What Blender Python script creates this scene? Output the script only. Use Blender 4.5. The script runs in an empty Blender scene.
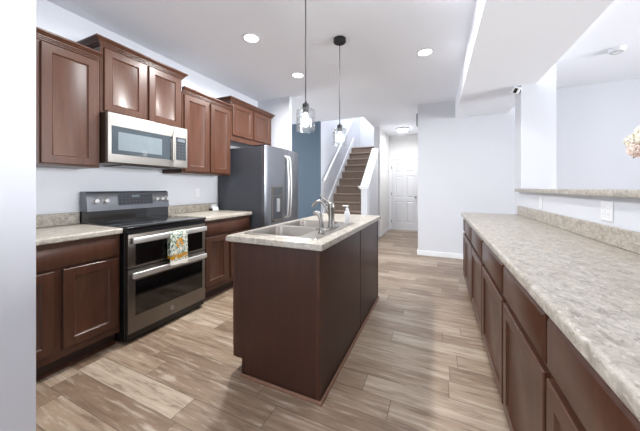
import bpy, bmesh, math, random
from mathutils import Vector, Matrix
random.seed(7)
S = bpy.context.scene
COL = S.collection

# ------------------------------------------------------------------ camera
CAM_H, YAW = 1.2285, 0.4212
cd = bpy.data.cameras.new('camera')
cd.sensor_width = 36.0
cd.lens = 262.5 / 640 * 36.0
cd.shift_y = -(215.5 - 187.73) / 640
cd.clip_start = 0.02
cam = bpy.data.objects.new('camera', cd)
COL.objects.link(cam)
cam.location = (0, 0, CAM_H)
cam.rotation_euler = (math.pi / 2, 0, YAW)
S.camera = cam

# ------------------------------------------------------------------ world, lights, exposure
W = bpy.data.worlds.new('world')
S.world = W
W.use_nodes = True
bg = W.node_tree.nodes['Background']
bg.inputs[0].default_value = (0.93, 0.965, 1.0, 1)
bg.inputs[1].default_value = 0.85

def area(name, loc, rot, sx, sy, power, color=(1, 1, 1), spread=180):
    l = bpy.data.lights.new(name, 'AREA')
    l.shape = 'RECTANGLE'; l.size = sx; l.size_y = sy
    l.energy = power; l.color = color; l.spread = math.radians(spread)
    o = bpy.data.objects.new(name, l); COL.objects.link(o)
    o.location = loc; o.rotation_euler = rot
    return o
# living-room window daylight from the side; rear, upstairs and nook lights are added fill
area('fill_light_ceiling', (-2.2, -1.8, 1.0), (math.radians(150), 0, 0), 1.3, 1.6, 85, (0.97, 0.985, 1.0), 130)  # added upward fill to brighten the ceiling, no window modelled here
area('window_daylight_side', (7.3, 2.0, 1.45), (math.radians(92), 0, math.radians(86)), 3.4, 2.2, 100, (0.97, 0.985, 1.0), 70)
area('fill_light_stairwell', (-1.9, 7.2, 5.1), (0, 0, 0), 1.0, 2.0, 55, (0.97, 0.985, 1.0))  # added fill lamp to light the stairwell, no window upstairs
area('fill_light_nook', (-4.6, 4.65, 1.4), (math.radians(100), 0, math.radians(-90)), 1.4, 2.0, 25, (0.97, 0.985, 1.0))  # unseen fill added for the blue nook, no window built

S.view_settings.view_transform = 'Standard'
S.view_settings.look = 'None'
S.view_settings.gamma = 1
S.view_settings.exposure = 0.75
S.view_settings.use_curve_mapping = False

# ------------------------------------------------------------------ materials
def lin(r, g, b):
    f = lambda c: ((c / 255 + 0.055) / 1.055) ** 2.4 if c > 10 else c / 255 / 12.92
    return (f(r), f(g), f(b), 1)

class NM:
    def __init__(s, name):
        s.m = bpy.data.materials.new(name); s.m.use_nodes = True
        s.t = s.m.node_tree; s.b = s.t.nodes['Principled BSDF']
    def n(s, typ, **kw):
        nd = s.t.nodes.new(typ)
        for k, v in kw.items():
            if k.startswith('i_'):
                nd.inputs[int(k[2:]) if k[2:].isdigit() else k[2:].replace('_', ' ')].default_value = v
            else: setattr(nd, k, v)
        return nd
    def l(s, a, b): s.t.links.new(a, b)
    def obj(s, scale=(1, 1, 1)):
        tc = s.n('ShaderNodeTexCoord'); mp = s.n('ShaderNodeMapping')
        mp.inputs['Scale'].default_value = scale
        s.l(tc.outputs['Object'], mp.inputs[0]); return mp.outputs[0]
    def noise(s, vec, scale, detail=4, rough=.5, dist=0):
        nd = s.n('ShaderNodeTexNoise'); nd.inputs['Scale'].default_value = scale
        nd.inputs['Detail'].default_value = detail; nd.inputs['Roughness'].default_value = rough
        nd.inputs['Distortion'].default_value = dist
        s.l(vec, nd.inputs['Vector']); return nd.outputs['Fac']
    def ramp(s, fac, stops):
        r = s.n('ShaderNodeValToRGB'); e = r.color_ramp.elements
        while len(e) < len(stops): e.new(0.5)
        for i, (p, c) in enumerate(stops): e[i].position = p; e[i].color = c
        s.l(fac, r.inputs[0]); return r.outputs[0]
    def mix(s, fac, a, b, mode='MIX'):
        m = s.n('ShaderNodeMix', data_type='RGBA', blend_type=mode)
        for inp, v in ((m.inputs[0], fac), (m.inputs[6], a), (m.inputs[7], b)):
            if hasattr(v, 'links'): s.l(v, inp)
            else: inp.default_value = v
        return m.outputs[2]
    def math(s, op, a, b=None):
        m = s.n('ShaderNodeMath', operation=op)
        for inp, v in ((m.inputs[0], a), (m.inputs[1], b)):
            if v is None: continue
            if hasattr(v, 'links'): s.l(v, inp)
            else: inp.default_value = v
        return m.outputs[0]
    def bump(s, h, strength=.1, dist=.01):
        b = s.n('ShaderNodeBump'); b.inputs['Strength'].default_value = strength
        b.inputs['Distance'].default_value = dist
        s.l(h, b.inputs['Height']); s.l(b.outputs[0], s.b.inputs['Normal'])
    def set(s, color=None, rough=None, metal=None, coat=None, coat_rough=None, spec=None, trans=None, ior=None):
        for k, v in (('Base Color', color), ('Roughness', rough), ('Metallic', metal), ('Coat Weight', coat),
                     ('Coat Roughness', coat_rough), ('Specular IOR Level', spec), ('Transmission Weight', trans), ('IOR', ior)):
            if v is None: continue
            if hasattr(v, 'links'): s.l(v, s.b.inputs[k])
            else: s.b.inputs[k].default_value = v
        return s.m

def plain(name, c, rough=.5, metal=0, coat=0, coat_rough=.1, var=.04, spec=None):
    """colour with a faint procedural mottling"""
    k = NM(name); v = k.obj()
    nz = k.noise(v, 12, 3)
    c2 = tuple(min(1, x * (1 + var)) for x in c[:3]) + (1,); c1 = tuple(x * (1 - var) for x in c[:3]) + (1,)
    return k.set(k.ramp(nz, [(.3, c1), (.7, c2)]), rough, metal, coat, coat_rough, spec)

def paint(name, c, rough=.6):
    k = NM(name); v = k.obj(); nz = k.noise(v, 180, 2)
    k.bump(nz, .04, .002)
    return k.set(k.ramp(k.noise(v, 1.3, 2), [(.3, tuple(x * .985 for x in c[:3]) + (1,)), (.7, c)]), rough)

M = {}
M['wall'] = paint('wall_paint', lin(212, 215, 222))
M['wall_hall'] = paint('hall_paint', lin(228, 228, 229))
M['ceiling'] = paint('ceiling_paint', lin(238, 241, 248), .8)
M['blue'] = paint('blue_wall_paint', lin(84, 102, 118))
M['trim'] = plain('white_trim_paint', lin(236, 238, 242), .35, var=.01)
M['door_white'] = plain('white_door_paint', lin(226, 228, 233), .4, var=.01)

def wood(name, dark, light, rough=.36, coat=.12):
    k = NM(name); v = k.obj((9, 9, .9))
    g = k.noise(v, 3.0, 6, .6, .6); fine = k.noise(k.obj((60, 60, 2.5)), 4, 3)
    m = k.mix(k.math('MULTIPLY', fine, .35), k.ramp(g, [(.25, dark), (.75, light)]), dark)
    return k.set(m, rough, 0, coat, .22, .3)
M['wood'] = wood('cherry_stained_wood', lin(63, 38, 28), lin(86, 55, 41))
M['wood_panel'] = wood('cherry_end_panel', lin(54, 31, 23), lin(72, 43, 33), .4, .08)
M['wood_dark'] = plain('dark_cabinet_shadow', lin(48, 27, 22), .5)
M['shoe'] = wood('light_shoe_moulding', lin(108, 76, 60), lin(132, 98, 78), .5, 0)

def laminate():
    k = NM('granite_look_laminate'); v = k.obj((1.25, .75, 1.2))
    base = k.ramp(k.noise(v, 26, 8, .72, .8), [(.32, lin(104, 97, 88)), (.43, lin(152, 146, 137)), (.54, lin(174, 168, 158)), (.72, lin(198, 193, 185))])
    big = k.ramp(k.noise(k.obj((1, .5, 1)), 7, 4, .6, .6), [(.4, (0, 0, 0, 1)), (.65, (1, 1, 1, 1))])
    m = k.mix(k.math('MULTIPLY', big, .3), base, lin(166, 153, 135))
    fl = k.ramp(k.noise(k.obj((2.0, .8, 1.8)), 46, 6, .75, 1.2), [(.585, (0, 0, 0, 1)), (.645, (1, 1, 1, 1))])
    m = k.mix(k.math('MULTIPLY', fl, .85), m, lin(92, 80, 70))
    fl2 = k.ramp(k.noise(k.obj((1.2, 1.6, 1.5)), 80, 4, .7, .5), [(.60, (0, 0, 0, 1)), (.66, (1, 1, 1, 1))])
    m = k.mix(k.math('MULTIPLY', fl2, .6), m, lin(140, 124, 106))
    wh = k.ramp(k.noise(v, 60, 3), [(.58, (0, 0, 0, 1)), (.68, (1, 1, 1, 1))])
    m = k.mix(k.math('MULTIPLY', wh, .6), m, lin(208, 204, 196))
    return k.set(m, .36, 0, .15, .2)
M['lam'] = laminate()

def floor_mat():
    k = NM('wood_look_vinyl_planks'); tc = k.n('ShaderNodeTexCoord'); sep = k.n('ShaderNodeSeparateXYZ')
    k.l(tc.outputs['Object'], sep.inputs[0])
    PW, PL = .152, .92
    x, y = sep.outputs[0], sep.outputs[1]
    yy = k.math('DIVIDE', k.math('ADD', y, 20.03), PW); row = k.math('FLOOR', yy); fy = k.math('FRACT', yy)
    wr = k.n('ShaderNodeTexWhiteNoise', noise_dimensions='1D'); k.l(row, wr.inputs['W'])
    xx = k.math('ADD', k.math('DIVIDE', k.math('ADD', x, 20), PL), wr.outputs['Value']); colm = k.math('FLOOR', xx); fx = k.math('FRACT', xx)
    cmb = k.n('ShaderNodeCombineXYZ'); k.l(row, cmb.inputs[0]); k.l(colm, cmb.inputs[1])
    wp = k.n('ShaderNodeTexWhiteNoise', noise_dimensions='2D'); k.l(cmb.outputs[0], wp.inputs['Vector'])
    pid = wp.outputs['Value']
    # grain coordinates shifted per plank
    gv = k.n('ShaderNodeCombineXYZ')
    k.l(k.math('ADD', k.math('MULTIPLY', x, 1.1), k.math('MULTIPLY', pid, 37)), gv.inputs[0])
    k.l(k.math('ADD', k.math('MULTIPLY', y, 10.0), k.math('MULTIPLY', pid, 91)), gv.inputs[1])
    grain = k.noise(gv.outputs[0], 2.6, 8, .66, .35)
    gv2 = k.n('ShaderNodeCombineXYZ')
    k.l(k.math('ADD', k.math('MULTIPLY', x, 2.0), k.math('MULTIPLY', pid, 17)), gv2.inputs[0]); k.l(k.math('MULTIPLY', y, 60), gv2.inputs[1])
    fine = k.noise(gv2.outputs[0], 2, 4, .6)
    tone = k.ramp(pid, [(0, lin(122, 101, 83)), (.3, lin(138, 117, 98)), (.6, lin(150, 130, 110)), (.85, lin(164, 145, 125)), (1, lin(178, 162, 143))])
    dk = k.ramp(grain, [(.36, (1, 1, 1, 1)), (.49, (0, 0, 0, 1))])
    m = k.mix(k.math('MULTIPLY', dk, .6), tone, lin(92, 72, 56))
    lt = k.ramp(grain, [(.53, (0, 0, 0, 1)), (.66, (1, 1, 1, 1))])
    m = k.mix(k.math('MULTIPLY', lt, .6), m, lin(198, 186, 170))
    m = k.mix(k.math('MULTIPLY', k.ramp(fine, [(.45, (0, 0, 0, 1)), (.75, (1, 1, 1, 1))]), .35), m, lin(112, 92, 78))
    ey = k.math('MINIMUM', fy, k.math('SUBTRACT', 1.0, fy)); ex = k.math('MINIMUM', fx, k.math('SUBTRACT', 1.0, fx))
    seam = k.math('MAXIMUM', k.math('LESS_THAN', ey, .014), k.math('LESS_THAN', ex, .0028))
    m = k.mix(k.math('MULTIPLY', seam, .6), m, lin(72, 58, 48))
    return k.set(m, .42, 0, .1, .3)
M['floor'] = floor_mat()

M['slate_light'] = plain('slate_control_fascia', lin(122, 125, 131), .34, .85, var=.03)
M['slate'] = plain('slate_stainless', lin(118, 112, 106), .34, .9, var=.03)
M['slate_blue'] = plain('slate_fridge_front', lin(128, 131, 138), .33, .85, var=.03)
M['fridge_side'] = plain('fridge_grey_side', lin(66, 69, 76), .42, .2, var=.02)
M['steel'] = plain('brushed_steel', lin(146, 143, 139), .5, .6, var=.03)
M['handle'] = plain('bright_handle_steel', lin(214, 213, 211), .4, .75, var=.02)
M['sinksteel'] = plain('sink_satin_steel', lin(168, 162, 154), .33, .9, var=.03)
M['nickel'] = plain('brushed_nickel', lin(150, 147, 143), .3, 1.0, var=.03)
M['black'] = plain('black_enamel', lin(22, 22, 24), .3, var=.1)
M['glassblack'] = plain('black_oven_glass', lin(14, 15, 17), .06, 0, .5, .03, var=.05)
M['mwglass'] = plain('tinted_microwave_glass', lin(62, 70, 76), .07, 0, .5, .03, var=.03)
M['mwglass_in'] = plain('microwave_mesh_screen', lin(112, 122, 128), .12, 0, .5, .05, var=.03)
M['mwside'] = plain('microwave_dark_side', lin(74, 62, 52), .4, .5)
M['panelgrey'] = plain('control_panel_grey', lin(72, 76, 80), .25, .3)
def keypad(name, py, pz, oy, oz):
    k = NM(name); sep = k.n('ShaderNodeSeparateXYZ'); k.l(k.obj(), sep.inputs[0])
    fy = k.math('FRACT', k.math('ADD', k.math('DIVIDE', sep.outputs[1], py), oy)); fz = k.math('FRACT', k.math('ADD', k.math('DIVIDE', sep.outputs[2], pz), oz))
    on = k.math('MULTIPLY', k.math('LESS_THAN', fy, .5), k.math('LESS_THAN', fz, .28))
    return k.set(k.mix(on, lin(58, 61, 66), lin(88, 92, 98)), .25, .2)
M['keys_range'] = keypad('range_touch_panel', .033, .030, .2, .55)
M['keys_mw'] = keypad('microwave_touch_panel', .035, .032, .25, .3)
M['button'] = plain('pale_button_marks', lin(150, 155, 160), .5)
M['darkmetal'] = plain('dark_bronze_metal', lin(52, 52, 54), .4, .6)
M['white_plastic'] = plain('white_plastic', lin(226, 228, 232), .35, var=.01)
M['grey_plastic'] = plain('grey_plastic', lin(150, 152, 156), .4)
M['lens'] = plain('black_lens', lin(16, 16, 20), .1)
M['leaf'] = plain('green_leaf', lin(72, 98, 50), .5, var=.2)
M['petal'] = plain('cream_petal', lin(250, 244, 228), .7, var=.05)
M['petal_pink'] = plain('blush_petal', lin(250, 228, 218), .7, var=.05)
M['stem'] = plain('green_stem', lin(88, 112, 66), .6)
M['ceramic'] = plain('white_ceramic', lin(235, 235, 235), .2)
M['brass'] = plain('satin_nickel_hardware', lin(150, 150, 150), .3, 1)

def carpet():
    k = NM('brown_stair_carpet'); v = k.obj()
    n = k.noise(v, 120, 4, .7); k.bump(n, .6, .01)
    return k.set(k.ramp(n, [(.3, lin(112, 98, 88)), (.7, lin(166, 149, 136))]), .95, spec=.1)
M['carpet'] = carpet()

def emit(name, c, st):
    k = NM(name); k.b.inputs['Base Color'].default_value = (.9, .9, .9, 1) if st > 1 else (.1, .12, .14, 1)
    k.b.inputs['Emission Color'].default_value = c; k.b.inputs['Emission Strength'].default_value = st
    return k.m
M['lamp'] = emit('lit_lens', (1, .98, .95, 1), 4)
M['bulb'] = emit('lit_bulb', (1, .95, .86, 1), 2.5)
M['display'] = emit('lit_display', (.55, .7, .9, 1), .04)

def clear_glass():
    """thin clear glass wall: mostly see-through, reflecting more at grazing angles"""
    k = NM('clear_seeded_glass'); out = k.t.nodes['Material Output']
    tr = k.n('ShaderNodeBsdfTransparent'); tr.inputs[0].default_value = (.97, .98, .985, 1)
    gl = k.n('ShaderNodeBsdfGlossy'); gl.inputs['Roughness'].default_value = .06
    nz = k.n('ShaderNodeBump'); nz.inputs['Strength'].default_value = .5; nz.inputs['Distance'].default_value = .004
    k.l(k.noise(k.obj((1, 1, .5)), 70, 3), nz.inputs['Height']); k.l(nz.outputs[0], gl.inputs['Normal'])
    lw = k.n('ShaderNodeLayerWeight'); lw.inputs['Blend'].default_value = .35
    mx = k.n('ShaderNodeMixShader')
    k.l(k.math('ADD', k.math('MULTIPLY', lw.outputs['Facing'], .38), .04), mx.inputs[0]); k.l(tr.outputs[0], mx.inputs[1]); k.l(gl.outputs[0], mx.inputs[2])
    k.l(mx.outputs[0], out.inputs['Surface'])
    return k.m
M['glass'] = clear_glass()

def towel_mat():
    k = NM('sunflower_print_cotton'); v = k.obj()
    sep = k.n('ShaderNodeSeparateXYZ'); k.l(v, sep.inputs[0]); z = sep.outputs[2]; y = sep.outputs[1]
    sp = k.ramp(k.noise(v, 46, 3, .6, 1.2), [(.50, (0, 0, 0, 1)), (.55, (1, 1, 1, 1))])
    m = k.mix(sp, lin(226, 226, 214), lin(78, 118, 112))
    sp2 = k.ramp(k.noise(v, 37, 2, .5, .8), [(.60, (0, 0, 0, 1)), (.64, (1, 1, 1, 1))])
    m = k.mix(sp2, m, lin(112, 134, 84))
    # yellow flower band near the hem and a golden motif in the middle
    yz = k.ramp(k.noise(v, 40, 3, .6), [(.42, (0, 0, 0, 1)), (.50, (1, 1, 1, 1))])
    band = k.math('MULTIPLY', k.math('GREATER_THAN', z, .06), k.math('LESS_THAN', z, .105))
    m = k.mix(k.math('MULTIPLY', band, yz), m, lin(196, 142, 36))
    dy = k.math('POWER', k.math('DIVIDE', k.math('SUBTRACT', y, -.005), .040), 2.0); dz = k.math('POWER', k.math('DIVIDE', k.math('SUBTRACT', z, .20), .045), 2.0)
    blob = k.math('LESS_THAN', k.math('ADD', dy, dz), 1.0)
    m = k.mix(k.math('MULTIPLY', blob, yz), m, lin(206, 150, 58))
    hem = k.math('LESS_THAN', z, .045)
    m = k.mix(hem, m, lin(240, 238, 230))
    return k.set(m, .9, spec=.1)
M['towel'] = towel_mat()

# ------------------------------------------------------------------ mesh helpers
class MB:
    def __init__(s): s.bm = bmesh.new()
    def box(s, x0, x1, y0, y1, z0, z1, bev=0, seg=1):
        t = bmesh.new()
        bmesh.ops.create_cube(t, size=1)
        for v in t.verts:
            v.co = Vector((x0 + (v.co.x + .5) * (x1 - x0), y0 + (v.co.y + .5) * (y1 - y0), z0 + (v.co.z + .5) * (z1 - z0)))
        if bev: bmesh.ops.bevel(t, geom=list(t.edges), offset=bev, segments=seg, affect='EDGES', profile=.5)
        s._add(t); return s
    def _add(s, t, mat=None):
        if mat: t.transform(mat)
        bmesh.ops.recalc_face_normals(t, faces=list(t.faces))
        me = bpy.data.meshes.new('tmp'); t.to_mesh(me); s.bm.from_mesh(me); bpy.data.meshes.remove(me); t.free()
    def lathe(s, prof, c, n=24, axis='Z'):
        """prof: list of (r, h); closed with caps when r=0 at the ends"""
        t = bmesh.new(); rings = []
        for r, h in prof:
            if r < 1e-6: rings.append([t.verts.new((0, 0, h))])
            else: rings.append([t.verts.new((r * math.cos(2 * math.pi * i / n), r * math.sin(2 * math.pi * i / n), h)) for i in range(n)])
        for a, b in zip(rings, rings[1:]):
            for i in range(n):
                j = (i + 1) % n
                if len(a) == 1 and len(b) == 1: continue
                if len(a) == 1: t.faces.new((a[0], b[i], b[j]))
                elif len(b) == 1: t.faces.new((a[i], a[j], b[0]))
                else: t.faces.new((a[i], a[j], b[j], b[i]))
        m = Matrix.Translation(c)
        if axis == 'X': m = m @ Matrix.Rotation(math.pi / 2, 4, 'Y')
        if axis == '-X': m = m @ Matrix.Rotation(-math.pi / 2, 4, 'Y')
        if axis == '-Y': m = m @ Matrix.Rotation(math.pi / 2, 4, 'X')
        if axis == 'Y': m = m @ Matrix.Rotation(-math.pi / 2, 4, 'X')
        s._add(t, m); return s
    def tube(s, pts, r, n=12, cap=True, flat=None):
        """sweep a circle (or an ellipse when flat=(ru, rv, up)) along points"""
        t = bmesh.new(); pts = [Vector(p) for p in pts]; rings = []
        up = Vector(flat[2]) if flat else None; prev = None
        for i, p in enumerate(pts):
            d = (pts[min(i + 1, len(pts) - 1)] - pts[max(i - 1, 0)]).normalized()
            ref = up if up else (prev if prev else (Vector((0, 0, 1)) if abs(d.z) < .9 else Vector((1, 0, 0))))
            u = (ref - d * ref.dot(d)).normalized(); w = d.cross(u); prev = u
            rr = r[i] if isinstance(r, (list, tuple)) else r
            ru, rv = (flat[0], flat[1]) if flat else (rr, rr)
            rings.append([t.verts.new(p + u * ru * math.cos(2 * math.pi * k / n) + w * rv * math.sin(2 * math.pi * k / n)) for k in range(n)])
        for a, b in zip(rings, rings[1:]):
            for i in range(n): t.faces.new((a[i], a[(i + 1) % n], b[(i + 1) % n], b[i]))
        if cap: t.faces.new(rings[0]); t.faces.new(rings[-1])
        s._add(t); return s
    def prism(s, poly, a0, a1, axis='X'):
        """extrude a polygon; axis X: poly in (y,z), Y: (x,z), Z: (x,y)"""
        t = bmesh.new()
        f = {'X': lambda p, a: (a, p[0], p[1]), 'Y': lambda p, a: (p[0], a, p[1]), 'Z': lambda p, a: (p[0], p[1], a)}[axis]
        A = [t.verts.new(f(p, a0)) for p in poly]; B = [t.verts.new(f(p, a1)) for p in poly]
        t.faces.new(A); t.faces.new(B); n = len(poly)
        for i in range(n): t.faces.new((A[i], A[(i + 1) % n], B[(i + 1) % n], B[i]))
        s._add(t); return s
    def panel(s, o, w, h, W_, H_, loops, inward=False, back=True):
        """nested rectangular loops (inset, height along the normal) over a W_ x H_ rectangle"""
        t = bmesh.new(); o, w, h = Vector(o), Vector(w), Vector(h); n = w.cross(h); R = []
        for ins, z in loops:
            R.append([t.verts.new(o + w * a + h * b + n * z) for a, b in ((ins, ins), (W_ - ins, ins), (W_ - ins, H_ - ins), (ins, H_ - ins))])
        for a, b in zip(R, R[1:]):
            for i in range(4): t.faces.new((a[i], a[(i + 1) % 4], b[(i + 1) % 4], b[i]))
        t.faces.new(R[-1])
        if back: t.faces.new(R[0][::-1])
        s._add(t); return s
    def loft(s, secs, closed=True):
        t = bmesh.new(); R = [[t.verts.new(p) for p in sec] for sec in secs]; n = len(R[0])
        for a, b in zip(R, R[1:]):
            for i in range(n): t.faces.new((a[i], a[(i + 1) % n], b[(i + 1) % n], b[i]))
        t.faces.new(R[0]); t.faces.new(R[-1]); s._add(t); return s
    def build(s, name, mat, parent=None, angle=35):
        me = bpy.data.meshes.new(name)
        if parent is not None:
            root = parent
            org = Vector((0, 0, 0)); p = parent
            while p is not None: org += p.location; p = p.parent
            s.bm.transform(Matrix.Translation(-org))
        s.bm.to_mesh(me); s.bm.free()
        for p in me.polygons: p.use_smooth = True
        me.set_sharp_from_angle(angle=math.radians(angle))
        me.materials.append(mat)
        o = bpy.data.objects.new(name, me); COL.objects.link(o)
        if parent is not None: o.parent = parent
        return o

def struct(o): o['kind'] = 'structure'; return o
def tag(o, label, cat, group=None):
    o['label'] = label; o['category'] = cat
    if group: o['group'] = group
    return o
def thing(name, label, cat, loc, group=None):
    o = bpy.data.objects.new(name, None); COL.objects.link(o); o.location = loc
    o.empty_display_size = .1
    return tag(o, label, cat, group)
def single(mb, name, mat, label, cat, loc, group=None):
    mb.bm.transform(Matrix.Translation(-Vector(loc)))
    o = mb.build(name, mat); o.location = loc
    return tag(o, label, cat, group)
def dup(root, loc, label=None):
    r = root.copy(); COL.objects.link(r); r.location = loc
    if label: r['label'] = label
    for ch in list(root.children):
        c = ch.copy(); COL.objects.link(c); c.parent = r
        for g in list(ch.children):
            d = g.copy(); COL.objects.link(d); d.parent = c
    return r

# ------------------------------------------------------------------ the room
XL = -2.877          # kitchen wall on the left
CEIL = 2.74
YB = 5.12            # far wall
struct(MB().box(-5.2, 7.5, -2.0, 9.0, -.06, 0).build('floor', M['floor']))
# ceiling with the stairwell opening (x -2.45..-1.445, y beyond 5.5)
c = MB()
c.box(-5.2, 7.5, -2.0, 5.5, CEIL, CEIL + .25).box(-1.445, 7.5, 5.5, 9.0, CEIL, CEIL + .25).box(-5.2, -2.45, 5.5, 9.0, CEIL, CEIL + .25)
struct(c.build('ceiling', M['ceiling']))
struct(MB().box(.282, 1.045, -2.0, YB, 2.44, CEIL).build('soffit', M['ceiling']))
struct(MB().box(XL - .12, XL, -2.0, 3.75, 0, CEIL).build('wall_left', M['wall']))
struct(MB().box(-.6, 7.5, -2.0, -1.88, 0, CEIL).build('wall_light_block', M['wall']))  # unseen wall added to block light entering from behind
struct(MB().box(XL, -1.44, .34, .485, 0, CEIL).build('wall_near', M['wall']))
struct(MB().box(XL - .12, -2.235, 3.75, 3.83, 0, CEIL).build('wall_fridge', M['wall']))
struct(MB().box(-5.2, -2.44, 5.44, 5.5, 0, CEIL).build('wall_blue', M['blue']))
struct(MB().box(-.33, 7.5, YB, YB + .14, 0, CEIL).build('wall_far', M['wall']))
struct(MB().box(-.33, -.19, YB + .14, 7.9, 0, CEIL).build('wall_hall_right', M['wall_hall']))
struct(MB().box(-1.445, -1.30, 6.51, 8.98, 0, CEIL).build('wall_hall_left', M['wall_hall']))
w = MB()   # end wall of the hall, with the door opening
w.box(-1.30, -1.245, 7.88, 8.0, 0, CEIL).box(-.50, -.33, 7.88, 8.0, 0, CEIL).box(-1.245, -.50, 7.88, 8.0, 2.06, CEIL)
struct(w.build('wall_hall_end', M['wall_hall']))
# stairwell shell going up to the next storey
struct(MB().box(-2.57, -2.44, 5.5, 9.0, 0, 5.2).build('wall_stair_left', M['wall']))
struct(MB().box(-2.45, -1.445, 8.86, 8.98, 0, 5.2).build('wall_stair_back', M['wall']))
struct(MB().box(-1.445, -1.33, 5.5, 8.98, CEIL + .25, 5.2).build('wall_stair_upper', M['wall']))
struct(MB().box(-2.45, -1.445, 5.38, 5.5, CEIL + .25, 5.2).build('wall_stair_front', M['wall']))
struct(MB().box(-2.57, -1.33, 5.38, 8.98, 5.2, 5.3).build('ceiling_upper', M['ceiling']))
# column at the end of the bar and the low wall that carries the bar ledge
struct(MB().box(.90, 1.045, 3.80, 4.06, 0, 2.44).box(1.045, 1.225, 3.80, 4.06, 0, CEIL).build('wall_column', M['wall']))
struct(MB().box(.885, 1.02, -1.0, 3.80, 0, 1.18).build('wall_bar', M['wall']))
# baseboards
struct(MB().box(-.345, 7.5, YB - .014, YB, 0, .09, .004).build('baseboard_far', M['trim']))
struct(MB().box(-.344, -.33, YB, 7.86, 0, .09, .004).build('baseboard_hall_right', M['trim']))
struct(MB().box(-1.30, -1.286, 6.50, 7.865, 0, .09, .004).box(-1.445, -1.286, 6.496, 6.51, 0, .09, .004).build('baseboard_hall_left', M['trim']))
struct(MB().box(-4.9, -2.45, 5.426, 5.44, 0, .09, .004).build('baseboard_blue', M['trim']))
struct(MB().box(-2.235, -2.221, 3.745, 3.83, 0, .09, .004).build('baseboard_fridge', M['trim']))

# ---- hall door
def door_grid(mb, o, w, h, xs, zs, cells, t):
    """front skin of a panelled door"""
    o, w, h = Vector(o), Vector(w), Vector(h)
    for i in range(len(xs) - 1):
        for j in range(len(zs) - 1):
            oo = o + w * xs[i] + h * zs[j]; W_, H_ = xs[i + 1] - xs[i], zs[j + 1] - zs[j]
            if (i, j) in cells: mb.panel(oo, w, h, W_, H_, [(0, t), (.012, t - .018), (.026, t - .018), (.050, t - .004)], back=False)
            else: mb.panel(oo, w, h, W_, H_, [(0, t)], back=False)
d = MB()
xs = [0, .10, .325, .405, .63, .73]; zs = [0, .20, .83, .93, 1.56, 1.66, 1.90, 2.02]
door_grid(d, (-1.236, 7.92, .012), (1, 0, 0), (0, 0, 1), xs, zs, {(1, 1), (3, 1), (1, 3), (3, 3), (1, 5), (3, 5)}, .035)
d.box(-1.236, -.506, 7.906, 7.92, .012, 2.032)
door = struct(d.build('door_1', M['door_white'], angle=20))
fr = MB()
fr.box(-1.312, -1.245, 7.862, 7.88, 0, 2.125, .004).box(-.50, -.433, 7.862, 7.88, 0, 2.125, .004).box(-1.245, -.50, 7.862, 7.88, 2.06, 2.125, .004)
fr.box(-1.245, -1.237, 7.88, 8.0, 0, 2.06).box(-.505, -.50, 7.88, 8.0, 0, 2.06).box(-1.237, -.505, 7.88, 8.0, 2.036, 2.06)
struct(fr.build('trim_1', M['trim']))
kn = MB().lathe([(0, 0), (.03, 0), (.03, .006), (.011, .01), (.011, .035), (.026, .045), (.028, .06), (.018, .07), (0, .072)], (-.572, 7.885, .96), 20, '-Y')
kn.build('door_knob', M['brass'], door)
for z in (.25, 1.05, 1.82):
    MB().box(-1.243, -1.225, 7.876, 7.886, z - .045, z + .045, .002).build('hinge', M['brass'], door)

# ------------------------------------------------------------------ stairs
stair = thing('staircase', 'steep flight of brown carpeted stairs climbing between white walls', 'stairs', (-1.95, 5.13, 0))
RISE, RUN = .197, .219
for k in range(1, 14):
    zt = RISE * k - .1; yn = 6.22 + RUN * (k - 6)
    ye = yn + RUN + .03 if k < 13 else 8.855
    m = MB(); m.box(-2.418, -1.452, yn + .025, ye, max(0, zt - RISE - .02), zt - .03)
    m.box(-2.418, -1.452, yn, ye, zt - .045, zt, .018, 3)
    m.build('step', M['carpet'], stair)
def znose(y): return RISE * ((y - 6.22) / RUN + 6) - .1
sk = MB().prism([(5.52, znose(5.52) - .3), (8.0, znose(8.0) - .3), (8.0, znose(8.0) + .12), (5.52, znose(5.52) + .12)], -2.438, -2.42)
sk.build('skirt_board', M['trim'], stair)
struct(MB().prism([(5.30, 0), (6.51, 0), (6.51, 2.17), (5.42, 1.235), (5.30, 1.235)], -1.444, -1.335).build('wall_stair_half', M['wall']))
ca = MB().prism([(5.40, 1.225), (6.508, 2.178), (6.508, 2.212), (5.40, 1.26)], -1.49, -1.31)
ca.box(-1.50, -1.30, 5.27, 5.41, 1.236, 1.262, .004).box(-1.475, -1.315, 5.282, 5.40, 1.20, 1.236, .004)
struct(ca.build('trim_2', M['trim']))
hr = thing('handrail', 'white sloping handrail mounted on the left stair wall', 'handrail', (-2.37, 5.5, 1.3))
zr = lambda y: 1.24 + (y - 5.36) * .862
MB().tube([(-2.375, 5.52, zr(5.52)), (-2.375, 8.4, zr(8.4))], .025, 14, True, (.032, .024, (0, 0, 1))).build('rail', M['trim'], hr)
for y in (5.7, 6.9, 8.1):
    MB().tube([(-2.448, y, zr(y) - .07), (-2.40, y, zr(y) - .07), (-2.375, y, zr(y) - .03)], .008, 8).build('bracket', M['brass'], hr)

# ------------------------------------------------------------------ cabinets
Yv, Zv = Vector((0, 1, 0)), Vector((0, 0, 1))
DOOR = [(0, 0), (0, .016), (.004, .020), (.058, .020), (.064, .013), (.070, .009)]
DRAW = [(0, 0), (0, .013), (.007, .018), (.010, .020)]
def front_left(x, y0, y1, z0, z1, loops):     # faces +X
    return MB().panel((x, y0, z0), (0, 1, 0), (0, 0, 1), y1 - y0, z1 - z0, loops)
def front_right(x, y0, y1, z0, z1, loops):    # faces -X
    return MB().panel((x, y1, z0), (0, -1, 0), (0, 0, 1), y1 - y0, z1 - z0, loops)

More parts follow.
